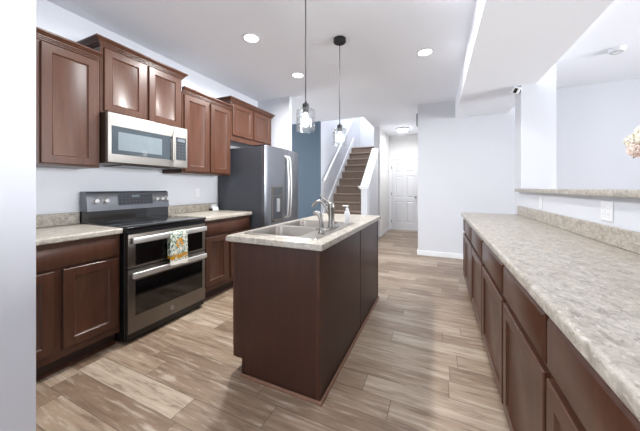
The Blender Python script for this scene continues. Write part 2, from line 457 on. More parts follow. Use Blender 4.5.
CROWN = [(0, 0), (.008, 0), (.008, .009), (.015, .011), (.015, .019), (.022, .021), (.022, .029), (.030, .034), (.034, .041), (.046, .050), (.046, .062), (0, .062)]
def crown(x0, xf, y0, y1, z, left, right):
    """moulding along the front at xf with optional side returns back to x0"""
    mb = MB(); t = bmesh.new()
    path = []
    if left: path.append(((x0, y0), (0, -1)))
    path.append(((xf, y0), (1, -1) if left else (1, 0)))
    path.append(((xf, y1), (1, 1) if right else (1, 0)))
    if right: path.append(((x0, y1), (0, 1)))
    R = [[t.verts.new((p[0] + q[0] * o, p[1] + q[1] * o, z + h)) for o, h in CROWN] for p, q in path]
    n = len(CROWN)
    for a, b in zip(R, R[1:]):
        for i in range(n): t.faces.new((a[i], a[(i + 1) % n], b[(i + 1) % n], b[i]))
    t.faces.new(R[0]); t.faces.new(R[-1]); mb._add(t); return mb

def wall_cabinet(label, y0, y1, z0, z1, doors, dz0, dz1, left, right):
    t = thing('wall_cabinet', label, 'cabinet', (XL, (y0 + y1) / 2, z0), 'cherry wall cabinets')
    xf = XL + .325
    MB().box(XL + .002, xf, y0, y1, z0, z1, .0015).build('body', M['wood'], t)
    for a, b in doors: front_left(xf + .0005, a, b, dz0, dz1, DOOR).build('door', M['wood'], t)
    crown(XL + .004, xf, y0, y1, z1 - .012, left, right).build('crown_moulding', M['wood'], t)
    return t
wall_cabinet('tall cherry wall cabinet nearest the viewer, left of the microwave', .49, 1.236, 1.392, 2.284, [(.515, .853), (.878, 1.212)], 1.405, 2.262, False, False)
wall_cabinet('short cherry wall cabinet with two doors directly above the microwave', 1.240, 1.998, 1.858, 2.423, [(1.262, 1.598), (1.634, 1.972)], 1.874, 2.400, True, True)
wall_cabinet('tall two-door cherry wall cabinet between microwave and refrigerator', 2.002, 2.738, 1.392, 2.284, [(2.022, 2.362), (2.390, 2.718)], 1.412, 2.262, False, False)
wall_cabinet('short two-door cherry wall cabinet high above the grey refrigerator', 2.742, 3.690, 1.870, 2.403, [(2.768, 3.190), (3.222, 3.660)], 1.945, 2.380, True, True)

def base_left(label, y0, y1, drawers, doors):
    t = thing('base_cabinet', label, 'cabinet', (XL + .3, (y0 + y1) / 2, 0), 'cherry base cabinets along the left wall')
    xf = XL + .61
    MB().box(XL + .002, xf, y0, y1, .105, .872, .0015).build('body', M['wood'], t)
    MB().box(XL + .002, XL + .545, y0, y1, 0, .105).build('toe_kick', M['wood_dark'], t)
    MB().prism([(XL + .545, 0), (XL + .562, 0), (XL + .558, .012), (XL + .545, .019)], y0, y1, 'Y').build('shoe_moulding', M['wood'], t)
    for a, b in drawers: front_left(xf + .0005, a, b, .705, .842, DRAW).build('drawer', M['wood'], t)
    for a, b in doors: front_left(xf + .0005, a, b, .16, .688, DOOR).build('door', M['wood'], t)
    return t
base_left('cherry base cabinet at left edge, left of the range', .49, 1.232, [(.515, 1.216)], [(.515, .842), (.886, 1.213)])
base_left('cherry base cabinet between the range and the refrigerator', 2.003, 2.790, [(2.05, 2.752)], [(2.05, 2.37), (2.425, 2.752)])

def counter_profile(x_back, x_front, z0=.874, z1=.914, sgn=1, dz=0):
    """rolled front edge; sgn +1 when the front is towards +X"""
    r = .014; pts = [(x_back, z0), (x_front - sgn * .006, z0)]
    for i in range(6):
        a = -math.pi / 2 + i / 5 * math.pi / 2
        pts.append((x_front - sgn * .006 + sgn * .006 * math.cos(a), z0 + .006 + .006 * math.sin(a)))
    for i in range(7):
        a = i / 6 * math.pi / 2
        pts.append((x_front - sgn * r + sgn * r * math.cos(a), z1 - r + r * math.sin(a)))
    pts.append((x_back, z1)); return pts
def worktop_left(label, y0, y1):
    t = thing('worktop', label, 'countertop', (XL + .3, (y0 + y1) / 2, .874), 'granite-look worktops')
    MB().prism(counter_profile(XL + .002, XL + .645), y0, y1, 'Y').build('slab', M['lam'], t)
    MB().box(XL + .002, XL + .021, y0, y1, .915, 1.016, .003).build('backsplash', M['lam'], t)
worktop_left('cream granite-look worktop at left edge, left of the range', .487, 1.236)
worktop_left('short cream granite-look worktop between range and refrigerator', 1.999, 2.795)

# ---- right-hand run of cabinets
bounds = [3.795, 3.555, 2.905, 2.24, 1.572, 1.005, .40, -.25, -.9]
unit_labels = ['narrow cherry base cabinet at the far end of the right-hand counter run',
         'second cherry base cabinet from the far end of the right-hand counter',
         'third cherry base cabinet from the far end of the right-hand counter',
         'fourth cherry base cabinet from the far end of the right-hand counter',
         'fifth cherry base cabinet from the far end of the right-hand counter',
         'sixth cherry base cabinet from far end, cut by the lower right corner',
         ]
for i in range(6):
    y1, y0 = bounds[i], bounds[i + 1]
    t = thing('base_cabinet', unit_labels[i], 'cabinet', (.6, (y0 + y1) / 2, 0), 'cherry base cabinets under the long right counter')
    xf = .316
    MB().box(xf, .883, y0 + .001, y1 - .001, .105, .872, .0015).build('body', M['wood'], t)
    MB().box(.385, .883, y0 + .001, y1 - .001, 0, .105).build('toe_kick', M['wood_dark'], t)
    MB().prism([(.385, 0), (.369, 0), (.372, .012), (.385, .019)], y0 + .001, y1 - .001, 'Y').build('shoe_moulding', M['wood'], t)
    front_right(xf - .0005, y0 + .013, y1 - .013, .690, .842, DRAW).build('drawer', M['wood'], t)
    front_right(xf - .0005, y0 + .013, y1 - .013, .135, .662, DOOR).build('door', M['wood'], t)
t = thing('worktop', 'long cream granite-look worktop running along the right side', 'countertop', (.58, 2.0, .874), 'granite-look worktops')
MB().prism(counter_profile(.883, .276, sgn=-1), bounds[6], 3.80, 'Y').build('slab', M['lam'], t)
MB().box(.862, .883, bounds[6], 3.798, .915, 1.016, .003).build('backsplash', M['lam'], t)
single(MB().box(.835, 1.14, -1.0, 3.798, 1.1805, 1.218, .006, 2), 'bar_ledge', M['lam'], 'raised granite-look bar ledge on low wall above the right worktop', 'ledge', (.98, 2.0, 1.18))

# ------------------------------------------------------------------ range
rg = thing('range', 'slate double-oven range with black glass cooktop between base cabinets', 'range', (XL + .35, 1.618, 0))
y0, y1 = 1.2415, 1.9935
xf = XL + .655
MB().box(XL + .015, xf, y0, y1, .025, .90, .003).build('body', M['black'], rg)
for yy in (y0 + .06, y1 - .06):
    for xx in (XL + .1, xf - .06): MB().lathe([(0, 0), (.02, 0), (.02, .025), (0, .025)], (xx, yy, .0), 12).build('foot', M['black'], rg)
ct = MB().box(XL + .12, XL + .695, y0 - .001, y1 + .001, .901, .924, .006, 2).build('cooktop', M['glassblack'], rg)
for bx, by, br in ((XL + .25, 1.42, .08), (XL + .25, 1.82, .09), (XL + .50, 1.42, .105), (XL + .50, 1.82, .095)):
    MB().lathe([(br, .9243), (br, .9247), (br - .004, .9247), (br - .004, .9243)], (bx, by, 0), 40).build('burner_ring', M['panelgrey'], ct)
# back guard: gloss riser + tilted control fascia
MB().prism([(XL + .012, .90), (XL + .118, .90), (XL + .112, 1.02), (XL + .012, 1.02)], y0, y1, 'Y').build('riser', M['glassblack'], rg)
bgd = MB().prism([(XL + .012, 1.02), (XL + .130, 1.02), (XL + .130, 1.03), (XL + .106, 1.180), (XL + .092, 1.195), (XL + .012, 1.195)], y0, y1, 'Y').build('control_fascia', M['slate_light'], rg)
fx = lambda z: XL + .130 - .024 * (z - 1.03) / .145 + .0
def fascia_quad(mb, ya, yb, za, zb, t0, t1):
    mb.prism([(fx(za) + t0, za), (fx(za) + t1, za), (fx(zb) + t1, zb), (fx(zb) + t0, zb)], ya, yb, 'Y'); return mb
fascia_quad(MB(), 1.485, 1.812, 1.062, 1.168, -.002, .002).build('display_panel', M['keys_range'], bgd)
fascia_quad(MB(), 1.61, 1.685, 1.136, 1.158, .002, .003).build('clock_display', M['display'], bgd)
for ky in (1.305, 1.382, 1.848, 1.907, 1.966):
    kb = MB().lathe([(0, 0), (.026, 0), (.026, .006), (.021, .010), (.019, .030), (.016, .034), (0, .034)], (fx(1.112), ky, 1.112), 24, 'X')
    kb.build('knob', M['handle'], bgd)
# oven doors
def oven_door(z0, z1, wz0, wz1, hz):
    o = MB().box(xf + .002, xf + .035, y0 + .006, y1 - .006, z0, z1, .005, 2).build('oven_door', M['slate'], rg)
    MB().box(xf + .034, xf + .0375, 1.300, 1.950, wz0, wz1, .0015).build('window', M['glassblack'], o)
    h = MB(); h.box(xf + .058, xf + .080, 1.262, 1.972, hz - .023, hz + .023, .008, 3)
    for yy in (1.30, 1.934): h.box(xf + .033, xf + .062, yy - .016, yy + .016, hz - .014, hz + .014, .004)
    h.build('handle', M['handle'], o); return o
oven_door(.594, .862, .612, .782, .815)
od = oven_door(.085, .584, .215, .492, .540)
lg = MB().lathe([(.019, 0), (.022, 0), (.022, .003), (.019, .003), (.019, 0)], (xf + .035, 1.618, .15), 28, 'X')
lg.lathe([(0, 0), (.016, 0), (.016, .002), (0, .002)], (xf + .035, 1.618, .15), 24, 'X')
lg.build('badge', M['steel'], od)
MB().box(xf + .002, xf + .033, y0 + .004, y1 - .004, .866, .899, .003).build('vent_trim', M['black'], rg)
MB().box(XL + .05, xf + .012, y0 + .01, y1 - .01, .028, .08).build('kick_panel', M['black'], rg)

# towel over the upper oven handle
def towel():
    mb = bmesh.new(); hx, hz = xf + .069, .815; ny = 15
    prof = [(hx - .016, .60)]
    for z in (.66, .72, .78): prof.append((hx - .0155, z))
    for i in range(9):
        a = math.pi - i / 8 * math.pi
        prof.append((hx + .0155 * math.cos(a), hz + .016 + .008 * math.sin(a)))
    for z in (.79, .74, .69, .64, .59, .545): prof.append((hx + .0165 + (.79 - z) * .01, z))
    rows = []
    for i in range(ny + 1):
        u = i / ny; y = 1.560 + u * .172
        rows.append([mb.verts.new((x + (.003 * math.sin(u * 9) * max(0, (.83 - z)) * 3 if x > hx else 0), y + (.012 * (u - .3) * (.83 - z) if x > hx else 0), z + (.010 * (1 - u) - .01 if x > hx and z < .56 else 0))) for x, z in prof])
    for a, b in zip(rows, rows[1:]):
        for i in range(len(prof) - 1): mb.faces.new((a[i], a[i + 1], b[i + 1], b[i]))
    bmesh.ops.recalc_face_normals(mb, faces=list(mb.faces))
    bmesh.ops.solidify(mb, geom=list(mb.faces), thickness=-.003)
    m = MB(); m._add(mb); return m
single(towel(), 'dish_towel', M['towel'], 'white dish towel with yellow sunflower print hanging on oven handle', 'towel', (xf + .08, 1.66, .53))

# ------------------------------------------------------------------ microwave
mw = thing('microwave', 'stainless over-the-range microwave mounted under the short wall cabinet', 'microwave', (XL + .2, 1.615, 1.43))
mx = XL + .395
MB().box(XL + .003, mx, 1.2445, 1.9935, 1.432, 1.855, .003).build('body', M['mwside'], mw)
dd = MB().box(mx + .001, mx + .030, 1.246, 1.825, 1.44, 1.853, .005, 2).build('door', M['steel'], mw)
MB().box(mx + .029, mx + .0325, 1.272, 1.800, 1.510, 1.745, .0015).build('window', M['mwglass'], dd)
MB().box(mx + .032, mx + .034, 1.320, 1.705, 1.545, 1.70, .001).build('window_screen', M['mwglass_in'], dd)
MB().box(mx + .045, mx + .062, 1.800, 1.823, 1.50, 1.765, .006, 2).box(mx + .028, mx + .05, 1.803, 1.82, 1.515, 1.535).box(mx + .028, mx + .05, 1.803, 1.82, 1.73, 1.75).build('handle', M['steel'], dd)
bd = MB().lathe([(.010, 0), (.013, 0), (.013, .003), (.010, .003), (.010, 0)], (mx + .030, 1.61, 1.795), 24, 'X').lathe([(0, 0), (.008, 0), (.008, .002), (0, .002)], (mx + .030, 1.61, 1.795), 20, 'X')
bd.build('badge', M['white_plastic'], dd)
cp = MB().box(mx + .001, mx + .030, 1.828, 1.992, 1.44, 1.853, .005, 2).build('control_panel', M['steel'], mw)
MB().box(mx + .029, mx + .0325, 1.856, 1.972, 1.515, 1.750, .001).build('keypad', M['keys_mw'], cp)
MB().box(mx + .0325, mx + .034, 1.872, 1.956, 1.705, 1.735).build('display', M['display'], cp)
vg = MB()
vg.box(XL + .06, XL + .36, 1.40, 1.84, 1.424, 1.431)
vg.build('vent_grille', M['black'], mw)

# ------------------------------------------------------------------ refrigerator
fg = thing('refrigerator', 'dark slate french-door refrigerator with water dispenser against left wall', 'refrigerator', (XL + .4, 3.27, 0))
fy0, fy1, fym = 2.824, 3.716, 3.270
xc = -2.105
MB().box(XL + .02, xc, fy0, fy1, .03, 1.775, .004).build('body', M['fridge_side'], fg)
def bulge(y): return .052 * (1 - ((y - fym) / .446) ** 2)
def fdoor(ya, yb, za, zb):
    n = 14; secs = []
    rows = []
    back = xc + .006
    pts = [(back, ya)]
    for i in range(n + 1):
        y = ya + (yb - ya) * i / n
        e = min(i, n - i); x = -2.050 + bulge(y) - (.008 if e == 0 else 0)
        pts.append((x, y))
    pts.append((back, yb))
    m = MB()
    def sec(z, shrink): return [(min(p[0], max(back, p[0] - shrink)), p[1], z) for p in pts]
    m.loft([sec(za, .006), sec(za + .006, 0), sec(zb - .006, 0), sec(zb, .006)]); return m
dl = fdoor(fy0 + .001, fym - .003, .72, 1.785).build('door', M['slate_blue'], fg)
dr = fdoor(fym + .003, fy1 - .001, .72, 1.785).build('door', M['slate_blue'], fg)
fz = fdoor(fy0 + .001, fy1 - .001, .06, .712).build('freezer_drawer', M['slate_blue'], fg)
for par, yy in ((dl, fym - .035), (dr, fym + .035)):
    xs_ = -2.050 + bulge(yy)
    pts = [(xs_ - .005, yy, .80), (xs_ + .03, yy, .815), (xs_ + .046, yy, .87)]
    for i in range(9): pts.append((xs_ + .046 + .014 * math.sin(math.pi * i / 8), yy, .90 + .66 * i / 8))
    pts += [(xs_ + .046, yy, 1.61), (xs_ + .03, yy, 1.665), (xs_ - .005, yy, 1.68)]
    MB().tube(pts, .0125, 12).build('handle', M['handle'], par)
pts = [(-2.05 + bulge(fy0 + .12), fy0 + .12, .64)] + [(-2.05 + bulge(fy0 + .12 + .65 * i / 8) + .05, fy0 + .12 + .65 * i / 8, .64) for i in range(9)] + [(-2.05 + bulge(fy0 + .77), fy0 + .77, .64)]
MB().tube(pts, .0125, 12).build('handle', M['steel'], fz)
# dispenser in the left door (follows the curved face)
def curved_box(ya, yb, za, zb, o0, o1, n=8):
    pts = [(-2.05 + bulge(ya + (yb - ya) * i / n) + o1, ya + (yb - ya) * i / n) for i in range(n + 1)]
    pts += [(-2.05 + bulge(yb - (yb - ya) * i / n) + o0, yb - (yb - ya) * i / n) for i in range(n + 1)]
    m = MB(); m.loft([[(p[0], p[1], za) for p in pts], [(p[0], p[1], zb) for p in pts]]); return m
dp = curved_box(2.935, 3.175, .755, 1.245, -.004, .004).build('dispenser', M['slate'], dl)
curved_box(2.972, 3.148, 1.13, 1.232, .004, .007).build('dispenser_display', M['panelgrey'], dl)
curved_box(2.965, 3.145, .80, 1.115, .003, .0055).build('dispenser_recess', M['fridge_side'], dl)
curved_box(2.955, 3.155, .77, .80, .0, .02).build('drip_tray', M['slate'], dl)
curved_box(3.03, 3.09, .90, 1.08, .005, .016).build('paddle', M['grey_plastic'], dl)
MB().box(-2.25, -2.07, fy0 + .02, fy0 + .09, 1.776, 1.80, .006).build('hinge_cover', M['black'], fg)
MB().box(-2.25, -2.07, fy1 - .09, fy1 - .02, 1.776, 1.80, .006).build('hinge_cover', M['black'], fg)
MB().box(XL + .03, xc + .03, fy0 + .03, fy1 - .03, 0, .03).build('base_grille', M['black'], fg)

# ------------------------------------------------------------------ island
isl = thing('kitchen_island', 'dark cherry kitchen island standing in the middle of the floor', 'island', (-.93, 2.16, 0))
IX0, IX1, IY0, IY1 = -1.25, -.616, 1.367, 2.955
bd = MB().prism([(IX0 + .022, .105), (IX1 - .004, .105), (IX1 - .004, .70), (IX0 + .022, .70)], IY0 + .018, IY1 - .018, 'Y')
bd.box(IX0 + .022, -1.24, IY0 + .018, IY1 - .018, .70, .872).box(-.69, IX1 - .004, IY0 + .018, IY1 - .018, .70, .872)
bd.build('body', M['wood'], isl)
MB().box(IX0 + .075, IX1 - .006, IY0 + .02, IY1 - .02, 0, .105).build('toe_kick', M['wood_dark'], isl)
for yy, nm in ((IY0, 'end_panel'), (IY1 - .016, 'end_panel')):
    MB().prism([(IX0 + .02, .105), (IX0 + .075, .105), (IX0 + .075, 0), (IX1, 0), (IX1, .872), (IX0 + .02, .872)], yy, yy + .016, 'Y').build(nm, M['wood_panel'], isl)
MB().box(IX0, IX0 + .021, IY0, IY1, .105, .872, .002).build('face_frame', M['wood'], isl)
for a, b in ((1.385, 1.79), (1.80, 2.19), (2.20, 2.57), (2.58, 2.935)):
    front_right(IX0 - .0005, a, b, .16, .665, DOOR).build('door', M['wood'], isl)
    front_right(IX0 - .0005, a, b, .69, .842, DRAW).build('drawer', M['wood'], isl)
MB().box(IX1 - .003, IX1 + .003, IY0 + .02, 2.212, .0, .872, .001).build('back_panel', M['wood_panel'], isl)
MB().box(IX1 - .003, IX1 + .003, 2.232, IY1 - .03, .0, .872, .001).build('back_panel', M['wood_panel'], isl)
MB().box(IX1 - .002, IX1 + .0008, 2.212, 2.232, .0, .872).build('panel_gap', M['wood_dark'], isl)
MB().box(IX1 - .016, IX1 + .007, IY0 - .006, IY0 + .020, 0, .872, .003).build('corner_trim', M['wood'], isl)
MB().box(IX1 - .016, IX1 + .007, IY1 - .028, IY1 + .004, 0, .872, .003).build('corner_trim', M['wood'], isl)
qr = [(0, 0), (.015, 0), (.013, .008), (.008, .012), (0, .014)]
MB().prism([(IY0 - .006 - a, b) for a, b in qr], IX0 + .075, IX1 + .022, 'X').build('shoe_moulding', M['shoe'], isl)
MB().prism([(IX1 + .007 + a, b) for a, b in qr], IY0 - .022, IY1, 'Y').build('shoe_moulding', M['shoe'], isl)

# island worktop with a cut-out for the sink
def ring_slab(mb, X0, X1, Y0, Y1, hx0, hx1, hy0, hy1, z0, z1):
    t = bmesh.new()
    def loop(x0, x1, ya, yb, z): return [t.verts.new(p) for p in ((x0, ya, z), (x1, ya, z), (x1, yb, z), (x0, yb, z))]
    e = .012
    L = [loop(hx0, hx1, hy0, hy1, z0), loop(X0 + .004, X1 - .004, Y0 + .004, Y1 - .004, z0), loop(X0, X1, Y0, Y1, z0 + .004), loop(X0, X1, Y0, Y1, z1 - e),
         loop(X0 + e * .3, X1 - e * .3, Y0 + e * .3, Y1 - e * .3, z1 - e * .3), loop(X0 + e, X1 - e, Y0 + e, Y1 - e, z1), loop(hx0, hx1, hy0, hy1, z1)]
    for a, b in zip(L, L[1:] + L[:1]):
        for i in range(4): t.faces.new((a[i], a[(i + 1) % 4], b[(i + 1) % 4], b[i]))
    mb._add(t); return mb
it = ring_slab(MB(), -1.283, -.584, 1.333, 2.990, -1.205, -.682, 1.435, 2.245, .874, .914)
single(it, 'worktop', M['lam'], 'cream granite-look worktop on the island around the sink', 'countertop', (-.93, 2.16, .874), 'granite-look worktops')

# ---- double bowl sink
def rrect(x0, x1, ya, yb, r, z, n=5):
    pts = []
    for cx, cy, a0 in ((x1 - r, yb - r, 0), (x0 + r, yb - r, 90), (x0 + r, ya + r, 180), (x1 - r, ya + r, 270)):
        for i in range(n + 1):
            a = math.radians(a0 + 90 * i / n); pts.append((cx + r * math.cos(a), cy + r * math.sin(a), z))
    return pts
snk = thing('sink', 'double-bowl stainless steel sink set into the island worktop', 'sink', (-.96, 1.83, .914))
SX0, SX1, SY0, SY1 = -1.222, -.664, 1.418, 2.262
bowls = [(-1.192, -.800, 1.455, 1.815), (-1.192, -.800, 1.862, 2.222)]
def rim():
    t = bmesh.new()
    outer = [t.verts.new(p) for p in rrect(SX0, SX1, SY0, SY1, .03, .9145)]
    top = [t.verts.new(p) for p in rrect(SX0 + .006, SX1 - .006, SY0 + .006, SY1 - .006, .026, .920)]
    n = len(outer)
    for i in range(n): t.faces.new((outer[i], outer[(i + 1) % n], top[(i + 1) % n], top[i]))
    edges = [t.edges.get((top[i], top[(i + 1) % n])) for i in range(n)]
    for b in bowls:
        inn = [t.verts.new(p) for p in rrect(*b, .05, .920)]
        for i in range(n): edges.append(t.edges.new((inn[i], inn[(i + 1) % n])))
    bmesh.ops.triangle_fill(t, edges=edges, use_beauty=True, use_dissolve=False)
    m = MB(); m._add(t)
    for f in m.bm.faces:
        if f.normal.z < -.5: f.normal_flip()
    return m
rim().build('rim', M['sinksteel'], snk)
for bx in bowls:
    t = bmesh.new(); L = []
    for ins, z, r in ((0, .920, .05), (.004, .912, .05), (.010, .80, .055), (.022, .755, .06), (.045, .742, .06), (.15, .738, .03)):
        L.append([t.verts.new(p) for p in rrect(bx[0] + ins, bx[1] - ins, bx[2] + ins, bx[3] - ins, r, z)])
    n = len(L[0])
    for a, b in zip(L, L[1:]):
        for i in range(n): t.faces.new((a[i], a[(i + 1) % n], b[(i + 1) % n], b[i]))
    t.faces.new(L[-1]); bmesh.ops.recalc_face_normals(t, faces=list(t.faces))
    m = MB(); m._add(t)
    for f in m.bm.faces: f.normal_flip()
    o = m.build('bowl', M['sinksteel'], snk)
    MB().lathe([(0, 0), (.03, 0), (.038, .003), (.04, .004), (.036, .006), (.03, .003), (0, .002)], ((bx[0] + bx[1]) / 2, (bx[2] + bx[3]) / 2, .738), 24).build('drain', M['nickel'], o)

# ---- faucet
fc = thing('faucet', 'brushed nickel single-lever faucet standing on the sink deck', 'faucet', (-.738, 1.86, .920))
fxx, fyy = -.738, 1.86
m = MB(); 
t_ = rrect(fxx - .027, fxx + .027, fyy - .12, fyy + .12, .026, .920); 
m.loft([t_, [(p[0], p[1], .926) for p in t_], [(fxx + (p[0] - fxx) * .85, fyy + (p[1] - fyy) * .96, .930) for p in t_]]).build('base_plate', M['nickel'], fc)
MB().lathe([(0, .928), (.030, .928), (.030, .936), (.0245, .945), (.0225, 1.0), (.0235, 1.06), (.026, 1.075), (.026, 1.095), (.021, 1.11), (.010, 1.118), (0, 1.12)], (fxx, fyy, 0), 28).build('faucet_body', M['nickel'], fc)
sp = [(fxx - .012, fyy, 1.02), (fxx - .035, fyy, 1.075), (fxx - .062, fyy, 1.112), (fxx - .095, fyy, 1.126), (fxx - .124, fyy, 1.117), (fxx - .148, fyy, 1.099), (fxx - .158, fyy, 1.080)]
MB().tube(sp, [.013, .013, .013, .0125, .0125, .014, .0145], 14).build('spout', M['nickel'], fc)
MB().tube([(fxx, fyy, 1.10), (fxx - .03, fyy + .0, 1.125), (fxx - .068, fyy + .0, 1.148), (fxx - .092, fyy, 1.168)], [.015, .011, .0085, .0075], 12).build('lever', M['nickel'], fc)
# ---- side sprayer
sy = thing('side_sprayer', 'short curved nickel side sprayer in front of the tall faucet', 'sprayer', (-.715, 1.625, .920))
MB().lathe([(0, .920), (.026, .920), (.026, .926), (.020, .934), (.017, .96), (0, .962)], (-.715, 1.625, 0), 24).build('holder', M['nickel'], sy)
MB().tube([(-.715, 1.625, .955), (-0.717, 1.625, .99), (-0.722, 1.625, 1.025), (-0.733, 1.625, 1.048), (-0.753, 1.625, 1.058), (-0.771, 1.625, 1.05)], [.0135, .0145, .017, .018, .017, .015], 14).build('spray_head', M['nickel'], sy)
# ---- soap bottle
sb = thing('soap_bottle', 'white soap pump bottle beyond the faucet on the sink deck', 'bottle', (-.708, 2.15, .920))
bxx, byy, bz = -.708, 2.15, .9205
MB().lathe([(0, 0), (.023, 0), (.025, .006), (.025, .085), (.021, .102), (.013, .108), (.013, .114), (0, .114)], (bxx, byy, bz), 24).build('bottle', M['white_plastic'], sb)
MB().lathe([(0, .114), (.016, .114), (.016, .128), (.006, .130), (.006, .146), (0, .146)], (bxx, byy, bz), 20).box(bxx - .040, bxx + .012, byy - .008, byy + .008, bz + .146, bz + .157, .003).build('pump', M['white_plastic'], sb)

# ------------------------------------------------------------------ pendants
pl = thing('pendant_light', 'clear glass pendant lamp hanging nearest, over the near half of the island', 'pendant', (-.917, 1.78, CEIL), 'glass pendants over the island')
cx_, cy_ = -.917, 1.78
MB().lathe([(0, 2.739), (.064, 2.739), (.064, 2.709), (.058, 2.702), (0, 2.702)], (cx_, cy_, 0), 28).build('canopy', M['darkmetal'], pl)
MB().tube([(cx_, cy_, 2.705), (cx_, cy_, 1.88)], .0042, 8).build('cord', M['darkmetal'], pl)
MB().lathe([(0, 1.888), (.007, 1.885), (.010, 1.868), (.024, 1.865), (.026, 1.835), (.022, 1.826), (.022, 1.800), (0, 1.800)], (cx_, cy_, 0), 24).build('socket', M['darkmetal'], pl)
MB().lathe([(.024, 1.830), (.060, 1.826), (.069, 1.816), (.071, 1.79), (.071, 1.664), (.068, 1.658), (.066, 1.664), (.0665, 1.79), (.064, 1.813), (.057, 1.821), (.024, 1.825)], (cx_, cy_, 0), 36).build('glass_shade', M['glass'], pl)
MB().lathe([(0, 1.800), (.012, 1.800), (.014, 1.785), (.022, 1.760), (.026, 1.735), (.023, 1.710), (.013, 1.695), (0, 1.691)], (cx_, cy_, 0), 24).build('bulb', M['bulb'], pl)
dup(pl, (-.908, 2.516, CEIL), 'clear glass pendant lamp hanging farther, over the far half of the island')

# ------------------------------------------------------------------ recessed lights
rl = thing('recessed_light', 'round recessed ceiling light nearest the wall cabinets, left of the pendants', 'ceiling light', (-1.715, 2.134, CEIL), 'recessed ceiling lights')
MB().lathe([(.070, -.001), (.088, -.001), (.088, -.004), (.070, -.007), (.070, -.001)], rl.location, 36).build('trim_ring', M['white_plastic'], rl)
MB().lathe([(0, -.002), (.070, -.002), (.070, -.005), (0, -.005)], rl.location, 36).build('lens', M['lamp'], rl)
dup(rl, (-1.71, 3.091, CEIL), 'round recessed ceiling light farther back, in front of the refrigerator')
dup(rl, (-.128, 3.146, CEIL), 'round recessed ceiling light right of the pendants, near the soffit')
dup(rl, (-1.715, 1.177, CEIL), 'extra unseen recessed ceiling light overhead near the viewer, above the first wall cabinet')  # out-of-view downlight added to brighten the left side
dup(rl, (-.128, 2.134, CEIL), 'round recessed ceiling light overhead, above the top edge of the view')

def lamp(name, loc, power, rad, kind='POINT', par=None):
    l = bpy.data.lights.new(name, kind); l.energy = power; l.color = (1, .99, .975)
    if kind == 'AREA': l.shape = 'DISK'; l.size = rad; l.spread = math.radians(170)
    else: l.shadow_soft_size = rad
    o = bpy.data.objects.new(name, l); COL.objects.link(o); o.location = loc
for x_, y_, p_ in ((-1.715, 2.134, 26), (-1.71, 3.091, 20), (-.128, 3.146, 5), (-.128, 2.134, 8), (-1.715, 1.177, 6)):
    lamp('recessed_lamp', (x_, y_, CEIL - .008), p_, .13, 'AREA')
for y_ in (1.78, 2.516): lamp('pendant_lamp', (-.913, y_, 1.742), 2, .02)
lamp('hall_lamp', (-.81, 6.95, CEIL - .115), 10, .2, 'AREA')
hl = thing('flush_ceiling_light', 'lit flush-mount dome ceiling light in the hallway before the door', 'ceiling light', (-.81, 6.95, CEIL))
MB().lathe([(0, -.001), (.15, -.001), (.15, -.025), (.14, -.03), (0, -.03)], hl.location, 36).build('base', M['grey_plastic'], hl)
MB().lathe([(.135, -.03), (.13, -.06), (.10, -.09), (.05, -.105), (0, -.108)], hl.location, 36).build('glass_dome', M['lamp'], hl)

# ------------------------------------------------------------------ small wall things
def outlet(name, label, o, w, n, size, gang, sw=False):
    t = thing(name, label, 'outlet', o, 'white wall plates')
    o, w, n = Vector(o), Vector(w), Vector(n); W_, H_ = size; h = Vector((0, 0, 1))
    MB().panel(o - w * W_ / 2 - h * H_ / 2 + n * .0005, w, h, W_, H_, [(0, 0), (0, .003), (.004, .006)]).build('cover_plate', M['white_plastic'], t)
    for g in range(gang):
        c0 = o + w * ((g - (gang - 1) / 2) * .046)
        MB().panel(c0 - w * .0165 - h * .034 + n * .0062, w, h, .033, .068, [(0, 0), (.001, .002)]).build('socket_face' if not sw else 'rocker', M['white_plastic'], t)
        for zz in (-.017, .017):
            for ww in (-.006, .006): MB().panel(c0 + w * (ww - .0012) + h * (zz - .004) + n * .0083, w, h, .0024, .008, [(0, 0), (.0003, .0004)]).build('slot', M['grey_plastic'], t)
    return t
outlet('wall_outlet', 'white double-gang wall plate on the low wall above right worktop', (.884, 2.035, 1.095), (0, -1, 0), (-1, 0, 0), (.116, .116), 2)
outlet('wall_outlet', 'single white wall plate on low wall near the white column', (.884, 3.085, 1.085), (0, -1, 0), (-1, 0, 0), (.072, .116), 1)
outlet('wall_outlet', 'white wall outlet above the short worktop beside the refrigerator', (XL + .001, 2.48, 1.165), (0, 1, 0), (1, 0, 0), (.072, .116), 1)

# small white block in the corner of the short worktop
cl = thing('tablet_display', 'small white slanted block on the worktop corner beside the refrigerator', 'display', (-2.80, 2.70, .9145))
MB().prism([(XL + .024, .9145), (XL + .085, .9145), (XL + .088, .925), (XL + .045, 1.003), (XL + .030, 1.003)], 2.668, 2.765, 'Y').build('body', M['white_plastic'], cl)
MB().box(XL + .03, XL + .075, 2.658, 2.668, .9148, .945, .002).build('plug', M['black'], cl)

# security camera on the column
sc = thing('security_camera', 'small white security camera high on the column below the soffit', 'camera', (.90, 3.86, 2.40))
MB().lathe([(0, 0), (.022, 0), (.022, .012), (0, .012)], (.899, 3.86, 2.38), 20, '-X').build('mount', M['white_plastic'], sc)
MB().tube([(.888, 3.86, 2.38), (.872, 3.855, 2.385), (.862, 3.845, 2.395)], .008, 10).build('arm', M['grey_plastic'], sc)
R = Matrix.Translation((.853, 3.82, 2.392)) @ Matrix.Rotation(math.radians(-18), 4, 'Z') @ Matrix.Rotation(math.radians(20), 4, 'X') @ Matrix.Rotation(math.radians(28), 4, 'Y')
m = MB().box(-.040, .040, -.03, .03, -.042, .042, .012, 3); m.bm.transform(R); cb = m.build('camera_body', M['white_plastic'], sc)
m = MB().box(-.016, .016, -.0325, -.029, -.026, .026, .001); m.bm.transform(R); m.build('lens', M['lens'], sc)

